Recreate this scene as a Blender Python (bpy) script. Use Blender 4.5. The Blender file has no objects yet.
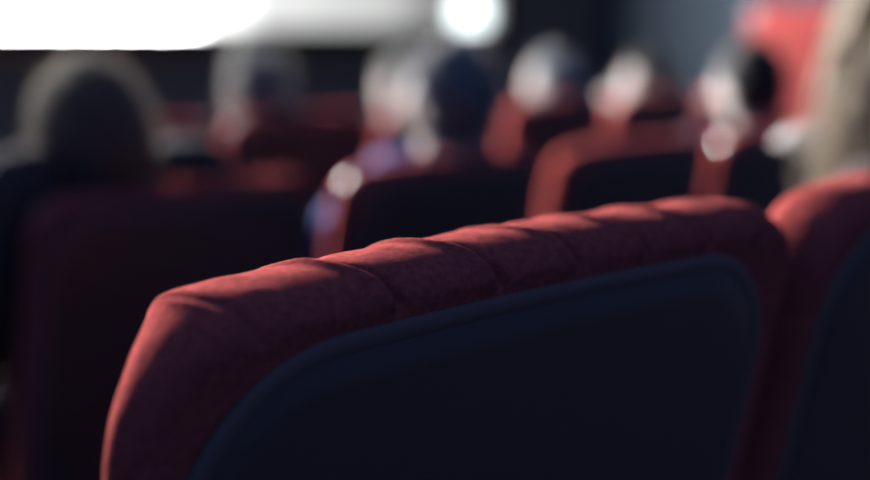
import bpy, bmesh, math, random
from mathutils import Vector, Matrix, noise

C = bpy.context.scene.collection
SC = bpy.context.scene
R = math.radians

# ------------------------------------------------------------------ materials
def mat(name, col, rough=0.8, metal=0.0, sheen=0.0, sheen_tint=(1, 1, 1), bump=0.0, bscale=300.0,
        vary=0.0, vscale=30.0, spec=0.3, translucent=0.0, sss=0.0, sheen_rough=0.4, dist=0.001, boost=1.6):
    m = bpy.data.materials.new(name)
    m.use_nodes = True
    nt = m.node_tree
    b = nt.nodes['Principled BSDF']
    b.inputs['Base Color'].default_value = (*col, 1)
    b.inputs['Roughness'].default_value = rough
    b.inputs['Metallic'].default_value = metal
    b.inputs['Specular IOR Level'].default_value = spec
    b.inputs['Sheen Weight'].default_value = sheen
    b.inputs['Sheen Roughness'].default_value = sheen_rough
    b.inputs['Sheen Tint'].default_value = (*sheen_tint, 1)
    if sss:
        b.inputs['Subsurface Weight'].default_value = sss
        b.inputs['Subsurface Radius'].default_value = (0.01, 0.004, 0.002)
    tc = nt.nodes.new('ShaderNodeTexCoord')
    if vary:
        n = nt.nodes.new('ShaderNodeTexNoise')
        n.inputs['Scale'].default_value = vscale
        n.inputs['Detail'].default_value = 6
        nt.links.new(tc.outputs['Object'], n.inputs['Vector'])
        r = nt.nodes.new('ShaderNodeValToRGB')
        r.color_ramp.elements[0].position = 0.3
        r.color_ramp.elements[1].position = 0.7
        r.color_ramp.elements[0].color = (*[c * (1 - vary) for c in col], 1)
        r.color_ramp.elements[1].color = (*[min(1, c * (1 + vary)) for c in col], 1)
        nt.links.new(n.outputs['Fac'], r.inputs['Fac'])
        nt.links.new(r.outputs['Color'], b.inputs['Base Color'])
    if bump:
        n = nt.nodes.new('ShaderNodeTexNoise')
        n.inputs['Scale'].default_value = bscale
        n.inputs['Detail'].default_value = 4
        n.inputs['Roughness'].default_value = 0.6
        nt.links.new(tc.outputs['Object'], n.inputs['Vector'])
        bp = nt.nodes.new('ShaderNodeBump')
        bp.inputs['Strength'].default_value = bump
        bp.inputs['Distance'].default_value = dist
        nt.links.new(n.outputs['Fac'], bp.inputs['Height'])
        nt.links.new(bp.outputs['Normal'], b.inputs['Normal'])
    if translucent:
        t = nt.nodes.new('ShaderNodeBsdfTranslucent')
        t.inputs['Color'].default_value = (*[min(1, c * boost) for c in col], 1)
        mx = nt.nodes.new('ShaderNodeMixShader')
        mx.inputs[0].default_value = translucent
        out = nt.nodes['Material Output']
        nt.links.new(b.outputs[0], mx.inputs[1])
        nt.links.new(t.outputs[0], mx.inputs[2])
        nt.links.new(mx.outputs[0], out.inputs['Surface'])
    return m

M = {}
M['red'] = mat('red_fabric', (0.64, 0.115, 0.10), 0.95, sheen=0.12, sheen_tint=(1, .35, .3), bump=0.6, bscale=850,
               vary=0.22, vscale=240, spec=0.0, dist=0.0009)
M['shell'] = mat('black_plastic_shell', (0.16, 0.09, 0.08), 0.55, bump=0.15, bscale=700, spec=0.35)
M['rim'] = mat('shell_rim_plastic', (0.28, 0.16, 0.145), 0.6, spec=0.3)
M['frame'] = mat('dark_frame_metal', (0.04, 0.04, 0.045), 0.5, metal=0.3)
M['chrome'] = mat('chrome', (0.85, 0.84, 0.82), 0.28, metal=1.0)
M['arm'] = mat('armrest_plastic', (0.03, 0.03, 0.034), 0.4)
M['floor'] = mat('dark_carpet', (0.05, 0.04, 0.05), 0.95, bump=0.6, bscale=200, vary=0.25, vscale=60)
M['wall_front'] = mat('front_wall_fabric', (0.72, 0.40, 0.26), 0.95, bump=0.3, bscale=120, vary=0.08, vscale=8)
M['wall_side'] = mat('side_wall_fabric', (0.08, 0.10, 0.125), 0.95, bump=0.3, bscale=120, vary=0.08, vscale=8)
M['mask'] = mat('black_screen_masking', (0.012, 0.012, 0.015), 0.95)
M['skin'] = mat('skin', (0.72, 0.50, 0.41), 0.6, sss=0.0, vary=0.06, vscale=40)
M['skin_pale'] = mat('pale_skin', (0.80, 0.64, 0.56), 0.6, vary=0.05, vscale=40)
M['eye_white'] = mat('eye_white', (0.75, 0.74, 0.72), 0.3)
M['eye_dark'] = mat('iris', (0.05, 0.03, 0.02), 0.3)
def hair(n, col, tr=0.35, sh=0.4, boost=2.5):
    return mat(n, col, 0.6, sheen=sh, sheen_tint=(1, .95, .85), translucent=tr, vary=0.3, vscale=80, spec=0.4, boost=boost)
M['hair_black'] = hair('black_hair', (0.09, 0.07, 0.065))
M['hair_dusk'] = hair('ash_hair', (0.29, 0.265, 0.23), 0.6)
M['hair_brown'] = hair('brown_hair', (0.09, 0.06, 0.04))
M['hair_grey'] = hair('grey_hair', (0.36, 0.34, 0.34))
M['hair_blonde'] = hair('blonde_hair', (0.80, 0.66, 0.50), 0.45, 0.1, 1.2)
M['hair_fair'] = hair('fair_hair', (0.72, 0.64, 0.52))
M['hair_white'] = hair('white_hair', (0.86, 0.83, 0.78))
def cloth(n, col):
    return mat(n, col, 0.9, bump=0.5, bscale=250, vary=0.1, vscale=25, spec=0.2)
M['c_black'] = cloth('black_cloth', (0.12, 0.08, 0.075))
M['c_blue'] = cloth('blue_cloth', (0.12, 0.20, 0.55))
M['c_maroon'] = cloth('maroon_cloth', (0.17, 0.035, 0.05))
M['c_grey'] = cloth('grey_cloth', (0.12, 0.12, 0.14))
M['c_navy'] = cloth('navy_cloth', (0.03, 0.035, 0.07))
M['c_plum'] = cloth('plum_cloth', (0.11, 0.03, 0.06))
M['c_cream'] = cloth('cream_cloth', (0.70, 0.62, 0.55))
M['denim'] = cloth('dark_denim', (0.035, 0.045, 0.08))
M['shoe'] = mat('shoe_rubber', (0.03, 0.03, 0.03), 0.6)

# projected picture: pale, bright on its left part, greyer further right, one white spot near the right end
def screen_material():
    m = bpy.data.materials.new('projected_picture')
    m.use_nodes = True
    nt = m.node_tree
    nt.nodes.clear()
    out = nt.nodes.new('ShaderNodeOutputMaterial')
    em = nt.nodes.new('ShaderNodeEmission')
    geo = nt.nodes.new('ShaderNodeNewGeometry')
    sep = nt.nodes.new('ShaderNodeSeparateXYZ')
    nt.links.new(geo.outputs['Position'], sep.inputs[0])
    mr = nt.nodes.new('ShaderNodeMapRange')
    mr.inputs['From Min'].default_value = 0.0
    mr.inputs['From Max'].default_value = 11.2
    nt.links.new(sep.outputs['X'], mr.inputs['Value'])
    ramp = nt.nodes.new('ShaderNodeValToRGB')
    cr = ramp.color_ramp
    def p(x): return x / 11.2
    cr.elements[0].position = 0.0
    cr.elements[0].color = (.92, .96, 1, 1)
    cr.elements[1].position = p(6.7)
    cr.elements[1].color = (.92, .96, 1, 1)
    for x, v in ((7.1, .065), (7.7, .0155), (9.4, .0105), (9.8, .0052), (11.2, .0045)):
        e = cr.elements.new(p(x))
        e.color = (v * .97, v * .98, v * .97, 1)
    nt.links.new(mr.outputs[0], ramp.inputs['Fac'])
    # white spot
    vm = nt.nodes.new('ShaderNodeVectorMath')
    vm.operation = 'DISTANCE'
    vm.inputs[1].default_value = (10.5, 9.97, 1.45)
    nt.links.new(geo.outputs['Position'], vm.inputs[0])
    sm = nt.nodes.new('ShaderNodeMapRange')
    sm.interpolation_type = 'SMOOTHSTEP'
    sm.inputs['From Min'].default_value = 0.34
    sm.inputs['From Max'].default_value = 0.22
    nt.links.new(vm.outputs['Value'], sm.inputs['Value'])
    # soft picture detail
    no = nt.nodes.new('ShaderNodeTexNoise')
    no.inputs['Scale'].default_value = 1.3
    nt.links.new(geo.outputs['Position'], no.inputs['Vector'])
    nr = nt.nodes.new('ShaderNodeMapRange')
    nr.inputs['To Min'].default_value = 0.88
    nr.inputs['To Max'].default_value = 1.12
    nt.links.new(no.outputs['Fac'], nr.inputs['Value'])
    mul = nt.nodes.new('ShaderNodeMixRGB')
    mul.blend_type = 'MULTIPLY'
    mul.inputs[0].default_value = 1
    nt.links.new(ramp.outputs['Color'], mul.inputs[1])
    nt.links.new(nr.outputs[0], mul.inputs[2])
    mix = nt.nodes.new('ShaderNodeMixRGB')
    nt.links.new(sm.outputs[0], mix.inputs[0])
    nt.links.new(mul.outputs[0], mix.inputs[1])
    mix.inputs[2].default_value = (.045, .05, .051, 1)
    nt.links.new(mix.outputs[0], em.inputs['Color'])
    em.inputs['Strength'].default_value = 60.0
    nt.links.new(em.outputs[0], out.inputs['Surface'])
    return m
M['screen'] = screen_material()

# ------------------------------------------------------------------ helpers
def obj(name, bm, m, parent=None, smooth=True, angle=None):
    me = bpy.data.meshes.new(name)
    bmesh.ops.recalc_face_normals(bm, faces=bm.faces)
    bm.to_mesh(me)
    bm.free()
    for p in me.polygons:
        p.use_smooth = smooth
    if angle:
        me.set_sharp_from_angle(angle=R(angle))
    me.materials.append(m)
    o = bpy.data.objects.new(name, me)
    C.objects.link(o)
    if parent:
        o.parent = parent
    return o

def empty(name, label, cat, loc=(0, 0, 0), rz=0.0, group=None):
    o = bpy.data.objects.new(name, None)
    o.empty_display_size = 0.1
    C.objects.link(o)
    o.location = loc
    o.rotation_euler = (0, 0, rz)
    o['label'] = label
    o['category'] = cat
    if group:
        o['group'] = group
    return o

def box(bm, x0, x1, y0, y1, z0, z1, bev=0.0, seg=3):
    t = bmesh.new()
    bmesh.ops.create_cube(t, size=1)
    for v in t.verts:
        v.co = Vector(((x0 + x1) / 2 + v.co.x * (x1 - x0), (y0 + y1) / 2 + v.co.y * (y1 - y0),
                       (z0 + z1) / 2 + v.co.z * (z1 - z0)))
    if bev:
        bmesh.ops.bevel(t, geom=t.edges[:], offset=bev, segments=seg, profile=0.5, affect='EDGES')
    merge(bm, t)

def merge(bm, t):
    me = bpy.data.meshes.new('tmp')
    t.to_mesh(me)
    t.free()
    bm.from_mesh(me)
    bpy.data.meshes.remove(me)

def loft(bm, rings):
    """rings: lists of equally many points; closed tube with capped ends"""
    vs = [[bm.verts.new(p) for p in r] for r in rings]
    n = len(vs[0])
    for a, b in zip(vs, vs[1:]):
        for i in range(n):
            bm.faces.new((a[i], a[(i + 1) % n], b[(i + 1) % n], b[i]))
    for r, flip in ((vs[0], True), (vs[-1], False)):
        c = bm.verts.new(sum((v.co for v in r), Vector()) / n)
        for i in range(n):
            bm.faces.new((r[(i + 1) % n], r[i], c) if flip else (r[i], r[(i + 1) % n], c))

def ring(c, rx, ry, ax=Vector((1, 0, 0)), ay=Vector((0, 1, 0)), n=20):
    c = Vector(c)
    return [c + ax * (rx * math.cos(2 * math.pi * i / n)) + ay * (ry * math.sin(2 * math.pi * i / n)) for i in range(n)]

def tube(bm, pts, rads, n=14, sub=4):
    """smooth tapered limb through joints, rounded at both ends"""
    pts = [Vector(p) for p in pts]
    P, Q = [], []
    m = len(pts)
    for i in range(m - 1):
        p0 = pts[i - 1] if i else pts[i] * 2 - pts[i + 1]
        p1, p2 = pts[i], pts[i + 1]
        p3 = pts[i + 2] if i + 2 < m else p2 * 2 - p1
        k = sub if m > 1 else 1
        for s in range(k):
            t = s / k
            q = 0.5 * ((2 * p1) + (p2 - p0) * t + (2 * p0 - 5 * p1 + 4 * p2 - p3) * t * t * 1.0 + (3 * p1 - p0 - 3 * p2 + p3) * t ** 3)
            P.append(q)
            Q.append(rads[i] + (rads[i + 1] - rads[i]) * t)
    P.append(pts[-1])
    Q.append(rads[-1])
    rings = []
    def frame(d):
        d = d.normalized()
        a = Vector((1, 0, 0)) if abs(d.x) < 0.8 else Vector((0, 0, 1))
        u = d.cross(a).normalized()
        return u, d.cross(u).normalized()
    pu = None
    for i, p in enumerate(P):
        d = P[min(i + 1, len(P) - 1)] - P[max(i - 1, 0)]
        if pu is None:
            u, v = frame(d)
        else:
            dn = d.normalized()
            u = (pu - dn * pu.dot(dn)).normalized()
            v = dn.cross(u)
        pu = u
        if i == 0:
            for k in (0.95, 0.7, 0.35):
                rings.append(ring(p - d.normalized() * (Q[0] * k), Q[0] * math.sqrt(1 - k * k), Q[0] * math.sqrt(1 - k * k), u, v, n))
        rings.append(ring(p, Q[i], Q[i], u, v, n))
        if i == len(P) - 1:
            for k in (0.35, 0.7, 0.95):
                rings.append(ring(p + d.normalized() * (Q[i] * k), Q[i] * math.sqrt(1 - k * k), Q[i] * math.sqrt(1 - k * k), u, v, n))
    loft(bm, rings)

def ellipsoid(bm, c, r, rot=None, n=16):
    t = bmesh.new()
    bmesh.ops.create_uvsphere(t, u_segments=n, v_segments=n // 2 + 2, radius=1)
    for v in t.verts:
        p = Vector((v.co.x * r[0], v.co.y * r[1], v.co.z * r[2]))
        if rot:
            p = rot @ p
        v.co = p + Vector(c)
    merge(bm, t)

def remeshed(bm, voxel, smooth=4):
    """fuse overlapping closed shapes into one continuous surface"""
    me = bpy.data.meshes.new('tmp')
    bmesh.ops.recalc_face_normals(bm, faces=bm.faces)
    bm.to_mesh(me)
    bm.free()
    o = bpy.data.objects.new('tmp', me)
    C.objects.link(o)
    r = o.modifiers.new('r', 'REMESH')
    r.mode = 'VOXEL'
    r.voxel_size = voxel
    r.adaptivity = 0
    if smooth:
        s = o.modifiers.new('s', 'SMOOTH')
        s.iterations = smooth
        s.factor = 0.5
    dg = bpy.context.evaluated_depsgraph_get()
    res = bpy.data.meshes.new_from_object(o.evaluated_get(dg))
    bpy.data.objects.remove(o)
    bpy.data.meshes.remove(me)
    out = bmesh.new()
    out.from_mesh(res)
    bpy.data.meshes.remove(res)
    return out

# ------------------------------------------------------------------ cinema seat
HW, TOP, TILT = 0.266, 1.02, math.tan(R(12))
BOT = 0.40

def rr(hw, zb, zt, rt, rb, nx, nz, nc):
    """rounded rectangle, clockwise from the lower left corner; the same number of points for any size"""
    pts = []
    def arc(cx, cz, r, a0, a1):
        for i in range(nc):
            a = R(a0 + (a1 - a0) * i / nc)
            pts.append((cx + r * math.cos(a), cz + r * math.sin(a)))
    arc(-hw + rb, zb + rb, rb, 270, 180)
    for i in range(nz):
        pts.append((-hw, zb + rb + (zt - rt - zb - rb) * i / nz))
    arc(-hw + rt, zt - rt, rt, 180, 90)
    for i in range(nx):
        pts.append((-hw + rt + (2 * hw - 2 * rt) * i / nx, zt))
    arc(hw - rt, zt - rt, rt, 90, 0)
    for i in range(nz):
        pts.append((hw, zt - rt - (zt - rt - zb - rb) * i / nz))
    arc(hw - rb, zb + rb, rb, 0, -90)
    for i in range(nx // 4):
        pts.append((hw - rb - (2 * hw - 2 * rb) * i / (nx // 4), zb))
    return pts

def lean(p):
    return Vector((p[0], p[1] + (TOP - p[2]) * TILT, p[2]))

def crown(x):                      # the top edge bows up very slightly
    return 0.009 * (1 - (x / HW) ** 2)

PLEATS = (-.214, -.1325, -.0645, 0.0, .0615, .122, .182, .238)

def sstep(a, b, x):
    t = max(0, min(1, (x - a) / (b - a)))
    return t * t * (3 - 2 * t)

def backrest_bm(taper=0.008, nx=560, nz=150, nc=40):
    bm = bmesh.new()
    RD, D, YC, RT, RB = 0.026, 0.036, 0.036, 0.06, 0.05
    sec = []
    for i in range(34):
        ph = -90 + 180 * i / 33
        c, s = math.cos(R(ph)), math.sin(R(ph))
        c2 = abs(c) ** 0.82
        sec.append((RD * (1 - c2), YC + D * math.copysign(abs(s) ** 0.88, s), ph))
    sec = [(0.068, 0.004, None), (0.040, 0.001, None)] + sec + [(0.06, 0.080, None), (0.11, 0.086, None), (0.18, 0.088, None)]
    rows = []
    for ins, y, ph in sec:
        pts = rr(HW - ins, BOT + ins, TOP - ins, max(RT - ins, 0.012 + 0.1 * ins), max(RB - ins, 0.01), nx, nz, nc)
        row = []
        n = len(pts)
        for k, (x, z) in enumerate(pts):
            xa, za = pts[k - 1]
            xb, zb = pts[(k + 1) % n]
            tx, tz = xb - xa, zb - za
            L = math.hypot(tx, tz) or 1
            nxx, nzz = -tz / L, tx / L
            p = Vector((x - nxx * taper * max(0, y - 0.007) / 0.05, y, z))
            w = sstep(0.55, 0.78, (z - BOT) / (TOP - BOT))
            p.z += crown(x) * w
            if ph is not None:
                nn = Vector((nxx * math.cos(R(ph)), math.sin(R(ph)), nzz * math.cos(R(ph))))
                top = sstep(0.15, 0.75, nzz)
                pw = sstep(-90, -72, ph) * (1 - sstep(35, 80, ph)) * top
                d = 0.0
                q = x + 0.016 * math.sin(R(ph)) - 0.3 * ins * (ph < 0) + 0.004 * noise.noise((x * 9, ph * .02, 3))
                for j in range(len(PLEATS) - 1):
                    a, b = PLEATS[j], PLEATS[j + 1]
                    if a <= q < b:
                        t = (q - a) / (b - a)
                        d += 0.0020 * math.sin(math.pi * t) ** 0.7 + 0.0014 * t * sstep(0, 0.006, b - q)
                for j, a in enumerate(PLEATS):
                    k = q - a
                    am = (0.8 if j else 0.55) + 0.5 * abs(noise.noise((j * 3.7, 1, 2)))
                    d += am * (0.0026 * math.exp(-((k + 0.0060) / 0.0045) ** 2) - 0.0038 * math.exp(-((k - 0.0015) / 0.0034) ** 2))
                # small hard crease where the corner is gathered
                d *= pw
                d += 0.0007 * noise.noise((x * 28, z * 28, y * 28)) * math.cos(R(ph))
                d += 0.0007 * noise.noise((x * 75, z * 75, y * 75)) * math.cos(R(ph))
                # sewn seam across each side edge
                d -= 0.0016 * math.exp(-((z - 0.935) / 0.0022) ** 2) * sstep(0.7, 0.95, abs(nxx))
                p += nn * d
            row.append(bm.verts.new(lean(p)))
        rows.append(row)
    n = len(rows[0])
    for a, b in zip(rows, rows[1:]):
        for i in range(n):
            bm.faces.new((a[i], a[(i + 1) % n], b[(i + 1) % n], b[i]))
    for r in (rows[0], rows[-1]):
        c = sum((v.co for v in r), Vector()) / n
        cv = bm.verts.new(c)
        for i in range(n):
            bm.faces.new((r[i], r[(i + 1) % n], cv))
    return bm

def panel_rows(spec, rt, side, top):
    bm = bmesh.new()
    rows = []
    for ins, y in spec:
        pts = rr(HW - side - ins, BOT - 0.02 + ins, TOP - top - ins, max(rt - ins, 0.01), max(0.05 - ins, 0.01), 40, 24, 14)
        rows.append([bm.verts.new(lean((x, y, z + crown(x) * sstep(.55, .78, (z - BOT) / (TOP - BOT))))) for x, z in pts])
    n = len(rows[0])
    for a, b in zip(rows, rows[1:]):
        for i in range(n):
            bm.faces.new((a[i], a[(i + 1) % n], b[(i + 1) % n], b[i]))
    return bm, rows

def shell_bm(side=0.019, top=0.022):
    bm, rows = panel_rows([(0.004, 0.012), (0.0095, -0.0015), (0.03, -0.003), (0.06, -0.005), (0.13, -0.007)], 0.085, side, top)
    for r in (rows[0], rows[-1]):
        cv = bm.verts.new(sum((v.co for v in r), Vector()) / len(r))
        for i in range(len(r)):
            bm.faces.new((r[i], r[(i + 1) % len(r)], cv))
    return bm

def shell_rim_bm(side=0.019, top=0.022):
    prof = [(0.000 + 0.0065 * (1 - math.cos(R(a))), 0.001 - 0.0036 * math.sin(R(a))) for a in range(-40, 221, 20)]
    bm, rows = panel_rows(prof, 0.085, side, top)
    a, b = rows[-1], rows[0]
    for i in range(len(a)):
        bm.faces.new((a[i], a[(i + 1) % len(a)], b[(i + 1) % len(a)], b[i]))
    return bm

def cushion_bm():
    bm = bmesh.new()
    t = bmesh.new()
    bmesh.ops.create_cube(t, size=1)
    bmesh.ops.subdivide_edges(t, edges=t.edges[:], cuts=12, use_grid_fill=True)
    for v in t.verts:
        p = v.co * 2
        q = Vector([math.copysign(abs(c), c) for c in p])
        f = (abs(q.x) ** 6 + abs(q.y) ** 6 + abs(q.z) ** 4) ** (1 / 6)
        if f > 1:
            q /= f
        v.co = Vector((q.x * 0.228, 0.225 * q.y, 0.065 * q.z + 0.012 * (1 - q.x ** 2) * (1 - q.y ** 2) * (q.z > 0)))
    rot = Matrix.Rotation(R(4), 3, 'X')
    for v in t.verts:
        v.co = rot @ v.co + Vector((0, 0.49, 0.41))
    merge(bm, t)
    return bm

def armrest_bm():
    bm = bmesh.new()
    box(bm, -0.0195, 0.0195, 0.20, 0.64, 0.60, 0.640, 0.012, 4)
    return bm

def cup_ring_bm():
    bm = bmesh.new()
    prof = [(0.034, 0.635), (0.036, 0.650), (0.042, 0.650), (0.043, 0.56), (0.036, 0.555), (0.036, 0.565)]
    n = 28
    vs = [[bm.verts.new((0.016 + r * 0.84 * math.cos(2 * math.pi * i / n), 0.60 + r * math.sin(2 * math.pi * i / n), z)) for i in range(n)] for r, z in prof]
    for a, b in zip(vs, vs[1:] + vs[:1]):
        for i in range(n):
            bm.faces.new((a[i], a[(i + 1) % n], b[(i + 1) % n], b[i]))
    return bm

def side_panel_bm():
    bm = bmesh.new()
    box(bm, -0.016, 0.016, 0.24, 0.60, 0.03, 0.605, 0.010, 3)
    box(bm, -0.0195, 0.0195, 0.20, 0.64, 0.0, 0.035, 0.008, 2)
    return bm

def button_bm():
    """shallow domed metal stud, built facing +Z"""
    bm = bmesh.new()
    n = 24
    prof = [(0.0125, -0.004), (0.0125, 0.0), (0.0105, 0.0016), (0.006, 0.0024)]
    vs = [[bm.verts.new((r * math.cos(2 * math.pi * i / n), r * math.sin(2 * math.pi * i / n), z)) for i in range(n)] for r, z in prof]
    for a, b in zip(vs, vs[1:]):
        for i in range(n):
            bm.faces.new((a[i], a[(i + 1) % n], b[(i + 1) % n], b[i]))
    c = bm.verts.new((0, 0, 0.0027))
    for i in range(n):
        bm.faces.new((vs[-1][i], vs[-1][(i + 1) % n], c))
    c = bm.verts.new((0, 0, -0.004))
    for i in range(n):
        bm.faces.new((vs[0][(i + 1) % n], vs[0][i], c))
    return bm

def hinge_bm():
    bm = bmesh.new()
    box(bm, -0.23, 0.23, 0.215, 0.285, 0.335, 0.365, 0.008, 2)
    for sx in (-1, 1):
        box(bm, sx * 0.20 - 0.02, sx * 0.20 + 0.02, 0.20, 0.25, 0.34, 0.50, 0.006, 2)
    box(bm, -0.265, 0.265, 0.33, 0.37, 0.27, 0.31, 0.006, 2)
    return bm

STUD_N = Vector((-0.75, 0.47, 0.47)).normalized()
def make_seat(taper=0.008, side=0.019, top=0.022):
    root = empty('cinema_chair', '', 'cinema seat')
    obj('backrest', backrest_bm(taper), M['red'], root)
    s = obj('back_shell', shell_bm(side, top), M['shell'], root)
    obj('shell_rim', shell_rim_bm(side, top), M['rim'], s)
    obj('seat_cushion', cushion_bm(), M['red'], root)
    obj('seat_frame', hinge_bm(), M['frame'], root, angle=40)
    p = obj('side_panel', side_panel_bm(), M['frame'], root, angle=40)
    p.location = (-0.2925, 0, 0)
    a = obj('armrest', armrest_bm(), M['arm'], root)
    a.location = (-0.2925, 0, 0)
    obj('cup_holder', cup_ring_bm(), M['arm'], a, angle=40)
    b = obj('metal_stud', button_bm(), M['chrome'], root, angle=50)
    b.rotation_mode = 'QUATERNION'
    b.rotation_quaternion = Vector((0, 0, 1)).rotation_difference(STUD_N)
    b.location = lean((-HW + 0.0200, 0.040, TOP - 0.0175))
    b.scale = (.6, .6, .6)
    return root

def copy_tree(o, parent=None):
    c = o.copy()
    C.objects.link(c)
    if parent:
        c.parent = parent
    for ch in list(o.children):
        copy_tree(ch, c)
    return c

proto = make_seat(0.040, 0.034, 0.026)
proto_far = make_seat()
def seat(xc, y, z, label, group, rz=0.0, end=False, stud=True):
    src = proto if 'foreground, pleats' in label or 'large in the foreground' in label else proto_far
    r = copy_tree(src)
    r.location = (xc, y, z)
    r.rotation_euler = (0, 0, rz)
    r.name = 'cinema_chair'
    r['label'] = label
    r['group'] = group
    if not stud:
        for ch in list(r.children):
            if ch.name.startswith('metal_stud'):
                bpy.data.objects.remove(ch)
    if end:
        for ch in list(r.children):
            if ch.name.startswith(('side_panel', 'armrest')):
                c = copy_tree(ch, r)
                c.location.x = 0.2925
    return r

# ------------------------------------------------------------------ people
def head_point(u):
    """unit direction -> point of a head; +Y is the face, +Z the crown"""
    x, y, z = u
    px, py, pz = x * 0.077, y * 0.098, z * 0.118
    if z < 0:
        t = (-z) ** 1.2
        px *= 1 - 0.30 * t
        if y < 0:
            py *= 1 - 0.45 * t
        else:
            py *= 1 - 0.06 * t
    if y > 0:
        py *= 0.93
    def g(c, s):
        d = (Vector(u) - Vector(c).normalized()).length
        return math.exp(-(d / s) ** 2)
    nose = g((0, 1, -0.16), 0.13) * 0.020 + g((0, 1, 0.0), 0.11) * 0.008
    f = nose - 0.007 * (g((.36, .88, .08), .15) + g((-.36, .88, .08), .15))
    f += 0.004 * (g((.3, .85, .26), .16) + g((-.3, .85, .26), .16))
    f += 0.005 * g((0, .92, -.46), .13) - 0.003 * g((0, .9, -.55), .08) + 0.008 * g((0, .75, -.8), .22)
    f += 0.004 * (g((.55, .75, -.15), .2) + g((-.55, .75, -.15), .2))
    return Vector((px, py + f, pz))

def rotm(yaw, pitch, roll):
    return Matrix.Rotation(yaw, 3, 'Z') @ Matrix.Rotation(pitch, 3, 'X') @ Matrix.Rotation(roll, 3, 'Y')

def hair_reach(u, style):
    """1 where hair grows, 0 on the face and neck"""
    x, y, z = u
    if style == 'long':
        back = sstep(0.55, 0.15, y)
        return max(sstep(0.42, 0.62, z), back)
    line = sstep(0.36, 0.56, z) if y > 0.45 else 0
    side = sstep(0.5, 0.25, y) * sstep(-0.15, 0.1, z - 0.25 * max(0, y))
    back = sstep(0.1, -0.3, y) * sstep(-0.62, -0.42, z)
    return max(line, side, back)

def hand(bm, wrist, dirv, palm_n, side, curl=0.5, s=1.0):
    """palm, four unequal bent fingers and a thumb from the side of the palm"""
    d = Vector(dirv).normalized()
    nrm = Vector(palm_n)
    nrm = (nrm - d * nrm.dot(d)).normalized()
    lat = d.cross(nrm).normalized() * side          # towards the thumb
    w = Vector(wrist)
    rot = Matrix((lat, d, nrm)).transposed()
    ellipsoid(bm, w + d * 0.048 * s, (0.041 * s, 0.054 * s, 0.016 * s), rot)
    for off, ln in ((0.028, .072), (0.009, .080), (-.010, .075), (-.028, .058)):
        a = w + d * 0.088 * s + lat * off * s
        pts, rad = [a - d * 0.025 * s, a], [0.009 * s, 0.009 * s]
        ang = 0.0
        for k, fr in enumerate((.42, .32, .26)):
            ang += curl * (0.7 if k == 0 else 1.0)
            step = d * math.cos(ang) + nrm * math.sin(ang)
            a = a + step * ln * fr * s
            pts.append(a)
            rad.append((0.0085, 0.008, 0.007)[k] * s)
        tube(bm, pts, rad, 10, 2)
    b = w + d * 0.022 * s + lat * 0.028 * s
    q = (lat * 0.75 + d * 0.62 + nrm * 0.25).normalized()
    q2 = (lat * 0.25 + d * 0.85 + nrm * 0.45).normalized()
    tube(bm, [b, b + q * .038 * s, b + q * .038 * s + q2 * .032 * s, b + q * .038 * s + q2 * .055 * s],
         [0.014 * s, 0.011 * s, 0.0095 * s, 0.008 * s], 10, 2)

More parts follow.
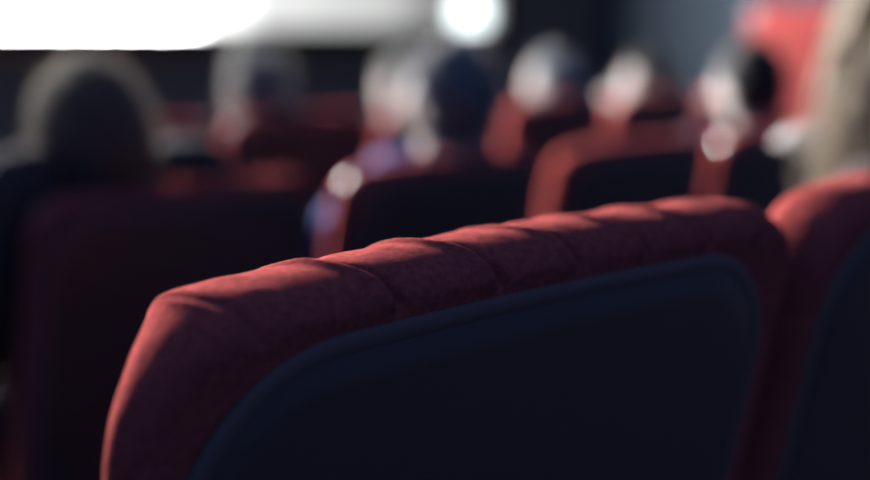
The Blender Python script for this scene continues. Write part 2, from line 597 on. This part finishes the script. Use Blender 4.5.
def person(loc, label, head=(0, .2, 1.1), yaw=0, pitch=0, roll=0, hair_mat='hair_brown', style='short', puff=1.0,
           shirt='c_black', skin='skin', arms=None, seed=1, z_floor=0.0, strand=0.03, nst=900, group=None,
           neck=.135, wide=.165, lift=0.0, shrug=0.035, hips=0.0, fall=0.0, fringe=0.0, sleeve=1.0, hood=False):
    rnd = random.Random(seed)
    root = empty('person', label, 'person', loc, 0, group)
    H = Vector(head)
    rm = rotm(yaw, pitch, roll)
    nb = Vector((H.x * (0.7 if not hips else 0.9), H.y - 0.012 if H.y < .3 else .27, H.z - neck))     # base of the neck
    pel = Vector((hips, 0.37, 0.545 + lift))
    ch = pel.lerp(nb, 0.66) + Vector((0, 0.0, 0))
    wa = pel.lerp(nb, 0.30) + Vector((0, 0.0, 0))
    rings_spec = [(pel + Vector((0, .02, -.075)), .12, .10), (pel, .172, .125), (wa, .15, .112), (pel.lerp(nb, .5), .162, .115),
                  (ch, .180, .118), (pel.lerp(nb, .88), .178, .100), (pel.lerp(nb, .97), .115, .075), (nb, .068, .060)]
    def torso(bm, e=0.0):
        loft(bm, [ring(c, rx + e, ry + e, n=28) for c, rx, ry in rings_spec])
    sh = {s: pel.lerp(nb, .91) + Vector((s * wide, 0, shrug)) for s in (-1, 1)}
    default = {s: ((s * 0.235, .34, .70), (s * .20, .56, .665)) for s in (-1, 1)}
    limb = {}
    for s in (-1, 1):
        e, w = (arms or {}).get(s, default[s])
        limb[s] = (sh[s], Vector(e), Vector(w))
    def arm(bm, s, e=0.0, upto=1.0):
        a, b, c = limb[s]
        tube(bm, [a + Vector((-s * .05, 0, .005)), a, a.lerp(b, .5), b], [.055 + e, .056 + e, .046 + e, .040 + e])
        k = b.lerp(c, upto)
        if upto > 0.05:
            tube(bm, [b, b.lerp(k, .35), k], [.040 + e, .040 + e, (.040 + (.027 - .040) * upto) + e])
    # body: torso, neck, head, arms, hands, legs and feet in one continuous surface
    bm = bmesh.new()
    torso(bm)
    tube(bm, [nb + Vector((0, 0, -.03)), nb.lerp(H, .3), H + rm @ Vector((0, -.022, -.05))], [.062, .054, .052])
    t = bmesh.new()
    bmesh.ops.create_uvsphere(t, u_segments=56, v_segments=40, radius=1)
    for v in t.verts:
        v.co = H + rm @ head_point(v.co.normalized())
    merge(bm, t)
    for s in (-1, 1):
        ellipsoid(bm, H + rm @ Vector((s * .080, -.010, -.012)), (.010, .020, .032), rm @ Matrix.Rotation(R(18) * s, 3, 'Z'))
        arm(bm, s)
        a, b, c = limb[s]
        d = (c - b).normalized()
        up = Vector((0, 0, -1)) if abs(d.z) < .8 else Vector((0, 1, 0))
        hand(bm, c, d, up, -s, 0.45)
        hip = pel + Vector((s * .09, 0.02, -.03))
        knee = Vector((hips + s * .13, 0.80, .50))
        ank = Vector((hips + s * .13, 0.80, .09))
        tube(bm, [hip, hip.lerp(knee, .5), knee], [.088, .078, .058])
        tube(bm, [knee, knee.lerp(ank, .35) + Vector((0, -.012, 0)), ank], [.056, .054, .034])
        tube(bm, [ank + Vector((0, -.03, -.045)), ank + Vector((0, .06, -.05)), ank + Vector((0, .14, -.06))], [.034, .034, .026])
    obj('body', remeshed(bm, 0.006, 4), M[skin], root)
    for s in (-1, 1):
        e = bmesh.new()
        ellipsoid(e, H + rm @ Vector((s * .031, .078, .010)), (.0115, .0115, .0115), None, 14)
        eo = obj('eye', e, M['eye_white'], root)
        e = bmesh.new()
        ellipsoid(e, H + rm @ Vector((s * .031, .0865, .010)), (.0055, .0035, .0055), None, 12)
        obj('iris', e, M['eye_dark'], eo)
    # hair: a closed cap that dives under the skin at the hairline, with fine strands over it
    bm = bmesh.new()
    t = bmesh.new()
    bmesh.ops.create_uvsphere(t, u_segments=72, v_segments=52, radius=1)
    for v in t.verts:
        u = v.co.normalized()
        k = hair_reach(u, style)
        lump = 1 + 0.03 * noise.noise(u * 5 + Vector((seed, 0, 0)))
        sc = 0.90 + k * (0.17 + 0.05 * (puff - 1) * 4) * lump
        v.co = H + rm @ (head_point(u) * sc)
    merge(bm, t)
    for i in range(nst):
        while True:
            u = Vector((rnd.gauss(0, 1), rnd.gauss(0, 1), rnd.gauss(0, 1))).normalized()
            if hair_reach(u, style) > 0.6:
                break
        p = H + rm @ (head_point(u) * (1.03 + 0.05 * (puff - 1) * 4))
        out = rm @ u
        rv = Vector((rnd.uniform(-1, 1), rnd.uniform(-1, 1), rnd.uniform(-1, 1)))
        ln = strand * rnd.uniform(.5, 1.3)
        seg = 3
        pts = [p]
        dv = (out * 0.75 + rv * 0.5 + Vector((0, -.2, -.1))).normalized()
        if style == 'long' and u.z < 0.75:
            seg = 7
            ln = rnd.uniform(.20, .36)
            dv = (out * .5 + rv * .15).normalized()
        for k in range(seg):
            pts.append(pts[-1] + dv * ln / seg)
            if style == 'long':
                dv = (dv * .45 + Vector((rnd.uniform(-.13, .13) + fringe * .5, rnd.uniform(-.10, .10) + fall * max(0, -u.x), -1)) * .55).normalized()
            else:
                dv = (dv + Vector((0, -.1, -.35)) + rv * .15).normalized()
        wv = dv.cross(rv).normalized()
        w0 = 0.0012 if style != 'long' else (0.0022 if i % 5 else 0.0085)
        prev = None
        for k, q in enumerate(pts):
            w = w0 * (1 - k / (len(pts)) * .85)
            d2 = wv.cross(dv)
            tri = [bm.verts.new(q + wv * w), bm.verts.new(q - wv * w * .5 + d2 * w * .8), bm.verts.new(q - wv * w * .5 - d2 * w * .8)]
            if prev:
                for j in range(3):
                    bm.faces.new((prev[j], prev[(j + 1) % 3], tri[(j + 1) % 3], tri[j]))
            prev = tri
    obj('hair', bm, M[hair_mat], root)
    # shirt
    bm = bmesh.new()
    torso(bm, 0.012)
    for s in (-1, 1):
        arm(bm, s, 0.010, 0.92 * sleeve if sleeve > .4 else 0.0)
    if hood:
        tube(bm, [nb + Vector((-.08, .02, -.005)), nb + Vector((-.055, -.035, .012)), nb + Vector((0, -.055, .015)),
                  nb + Vector((.055, -.035, .012)), nb + Vector((.08, .02, -.005))], [.025, .03, .032, .03, .025])
    else:
        rr_ = [nb + Vector((.066 * math.cos(R(a)), .064 * math.sin(R(a)), .012 - .008 * math.sin(R(a)))) for a in range(0, 360, 30)]
        tube(bm, rr_ + [rr_[0]], [.012] * 13, 8, 2)
    o = remeshed(bm, 0.007, 5)
    for v in o.verts:
        v.co += v.normal * (0.004 * noise.noise(v.co * 14 + Vector((seed * 3, 0, 0))) + .003 * noise.noise(v.co * 35))
    obj('shirt', o, M[shirt], root)
    # trousers
    bm = bmesh.new()
    loft(bm, [ring(c, rx + .014, ry + .014, n=24) for c, rx, ry in rings_spec[:2]] + [ring(pel.lerp(wa, .6), .175, .135, n=24)])
    for s in (-1, 1):
        hip = pel + Vector((s * .09, 0.02, -.03))
        knee = Vector((hips + s * .13, 0.80, .50))
        ank = Vector((hips + s * .13, 0.80, .11))
        tube(bm, [hip, hip.lerp(knee, .5), knee], [.098, .088, .069])
        tube(bm, [knee, knee.lerp(ank, .35), ank], [.067, .066, .055])
    obj('trousers', remeshed(bm, 0.009, 4), M['denim'], root)
    for s in (-1, 1):
        bm = bmesh.new()
        box(bm, hips + s * .13 - .045, hips + s * .13 + .045, .745, 1.0, 0.0, .03, .012, 3)
        tube(bm, [(hips + s * .13, .785, .055), (hips + s * .13, .87, .055), (hips + s * .13, .95, .045)], [.046, .045, .038])
        obj('shoe', remeshed(bm, 0.007, 3), M['shoe'], root)
    return root

# ------------------------------------------------------------------ the auditorium
RISER = 0.121
def struct(name, bm, m):
    o = obj(name, bm, m, smooth=False)
    o['kind'] = 'structure'
    return o
bm = bmesh.new()
box(bm, -7, 13.2, 1.25, 10.4, -0.2, 0)
struct('floor', bm, M['floor'])
bm = bmesh.new()
box(bm, -7, 13.2, -4, 1.25, -0.2, RISER)
struct('floor_riser', bm, M['floor'])
bm = bmesh.new()
box(bm, -7, 13.2, 10.15, 10.4, 0, 7.5)
struct('wall_front', bm, M['wall_front'])
bm = bmesh.new()
box(bm, 13.0, 13.2, -4, 10.15, 0, 7.5)
struct('wall_right', bm, M['wall_side'])
bm = bmesh.new()
box(bm, 5.25, 6.6, 2.95, 4.0, 0, 0.36, 0.01, 1)
o = struct('floor_platform', bm, M['floor'])

scr = empty('cinema_screen', 'large glowing white cinema screen on the front wall at top left', 'screen', (5.90, 10.0, 1.28))
bm = bmesh.new()
box(bm, -5.02, 5.02, -0.03, 0.02, 0, 4.7)
obj('projection_surface', bm, M['screen'], scr, smooth=False)
bm = bmesh.new()
box(bm, -5.17, 5.17, -0.04, 0.14, -0.14, 0.0)
box(bm, -5.17, 5.17, -0.04, 0.14, 4.7, 4.84)
box(bm, -5.17, -5.02, -0.04, 0.14, 0, 4.7)
box(bm, 5.02, 5.17, -0.04, 0.14, 0, 4.7)
obj('screen_frame', bm, M['mask'], scr, smooth=False)

# seats
P = 0.585
Y1, Y2, Y3 = 0.456, 1.70, 2.98
near = seat(0.556, Y1, RISER, 'sharply focused empty red cinema seat with pleated top edge, large in the foreground', 'seats in the nearest row', stud=False)
near.rotation_euler.y = -0.005
for ch in near.children:
    if ch.name.startswith(('backrest', 'back_shell')):
        ch.scale.x = 1.035
    elif ch.name.startswith('seat_frame'):
        ch.scale.x = 0.89
seat(1.113, Y1, RISER, 'red cinema seat at the right edge under the blonde person, beside the foreground seat', 'seats in the nearest row', end=True, stud=False)
xa = 0.916 + HW
g = 'seats in the middle row'
seat(xa, Y2, 0, 'dark backed red seat at far left holding the short dark haired person in black', g)
seat(xa + P, Y2, 0, 'dark backed red seat just behind the foreground seat, holding the grey haired person in blue', g)
seat(xa + 2 * P, Y2, 0, 'empty dark backed red seat right of the seat of the person in blue', g, stud=False)
seat(xa + 3 * P, Y2, 0, 'dark backed red seat holding the dark haired person in front of the bright red seat', g)
seat(xa + 4 * P, Y2, 0, 'empty dark backed red seat half hidden behind the blonde person at right', g, end=True)
xc = 2.20 + HW
g = 'seats in the front row'
seat(xc - P, Y3, 0, 'empty blurred red seat beyond the short dark haired person in black at far left', g)
seat(xc, Y3, 0, 'blurred red seat below the screen holding the person in maroon', g)
seat(xc + P, Y3, 0, 'blurred red seat holding the fair haired person, half hidden by the person in blue', g)
seat(xc + 2 * P, Y3, 0, 'blurred red seat holding the white haired person in black right of the screen', g, stud=False)
seat(xc + 3 * P, Y3, 0, 'blurred red seat holding the person who raises a hand to the face', g)
seat(xc + 4 * P, Y3, 0, 'empty blurred red seat hidden behind the head in front of the bright red seat', g, end=True)
side = seat(6.10, 3.48, 0.36, 'bright red seat turned sideways to the rows, its front lit by the screen, upper right', 'side seats', rz=R(103))
for ch in side.children:
    if ch.name.startswith('metal_stud'):
        ch.location = lean((HW - 0.030, 0.075, TOP - 0.04))
        ch.scale = (2.2, 2.2, 2.2)
        ch.rotation_quaternion = Vector((0, 0, 1)).rotation_difference(Vector((-.1, .95, .1)).normalized())

for root in (proto, proto_far):
    for q in list(root.children_recursive) + [root]:
        bpy.data.objects.remove(q)

# audience
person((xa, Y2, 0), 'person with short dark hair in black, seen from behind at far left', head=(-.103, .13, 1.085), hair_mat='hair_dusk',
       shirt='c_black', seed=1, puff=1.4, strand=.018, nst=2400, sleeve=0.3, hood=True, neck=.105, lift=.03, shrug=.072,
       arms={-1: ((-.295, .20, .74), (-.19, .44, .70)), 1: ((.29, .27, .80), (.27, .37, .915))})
person((xa + P, Y2, 0), 'grey haired person in a bright blue shirt, head against the end of the screen', head=(.10, .13, 1.115), hair_mat='hair_grey',
       shirt='c_blue', shrug=.03, wide=.11, neck=.14, seed=2, puff=1.15, strand=.03, yaw=R(6), roll=R(3))
person((xa + 3 * P, Y2, 0), 'dark haired person with a pale lit face in front of the bright red seat', head=(.045, .15, 1.112), hair_mat='hair_black',
       shirt='c_plum', skin='skin_pale', seed=3, puff=1.15, strand=.02, yaw=R(-14),
       arms={-1: ((-.27, .27, .75), (-.10, .40, .86))})
person((xc, Y3, 0), 'person in maroon with fair hair, seen against the wall just below the screen', head=(-.035, .20, 1.085), hair_mat='hair_fair',
       shirt='c_maroon', seed=4, puff=1.15, strand=.035, nst=1300)
person((xc + P, Y3, 0), 'fair haired person half hidden behind the grey haired person in blue', head=(-.015, .20, 1.06), hair_mat='hair_fair',
       shirt='c_black', seed=5, puff=1.0, yaw=R(10))
person((xc + 2 * P, Y3, 0), 'white haired person in black, just right of the screen end', head=(.15, .20, 1.06), hair_mat='hair_white',
       shirt='c_black', skin='skin_pale', seed=6, puff=1.0, yaw=R(15))
person((xc + 3 * P, Y3, 0), 'person leaning with one hand raised to the face, second head right of the screen', head=(.17, .22, 1.045), hair_mat='hair_brown',
       shirt='c_plum', skin='skin_pale', seed=7, yaw=R(38), roll=R(14),
       arms={-1: ((-.12, .40, .74), (.06, .38, .93))})
person((1.113, Y1, RISER), 'blonde long haired person leaning at the right edge, one pale forearm raised', head=(.475, .215, 1.145), hair_mat='hair_blonde',
       style='long', shirt='c_black', skin='skin_pale', seed=8, puff=1.1, nst=2000, fringe=-.06, fall=.17, hips=.08, neck=.17, shrug=0.0, sleeve=.3, roll=R(10), yaw=R(-12),
       arms={1: ((.69, .31, .89), (.585, .385, .96)), -1: ((.15, .36, .74), (.22, .57, .67))})

# ------------------------------------------------------------------ light and camera
w = bpy.data.worlds.new('dim_hall')
SC.world = w
w.use_nodes = True
bg = w.node_tree.nodes['Background']
bg.inputs['Color'].default_value = (0.175, 0.375, 1.0, 1)
bg.inputs['Strength'].default_value = 0.195

cam = bpy.data.cameras.new('camera')
co = bpy.data.objects.new('camera', cam)
C.objects.link(co)
co.location = (0, 0, 1.26)
co.rotation_euler = (R(90 - 8.9), 0, R(-45))
cam.sensor_width = 36
cam.lens = 1335 / 870 * 36
cam.clip_start = 0.02
cam.dof.use_dof = True
cam.dof.focus_distance = 0.67
cam.dof.aperture_fstop = 2.3
SC.camera = co

SC.view_settings.view_transform = 'Standard'
SC.view_settings.look = 'None'
SC.view_settings.gamma = 1
SC.view_settings.use_curve_mapping = False
SC.view_settings.exposure = 0.0
SC.cycles.use_denoising = True
SC.cycles.max_bounces = 6
SC.cycles.diffuse_bounces = 0
SC.cycles.sample_clamp_indirect = 4
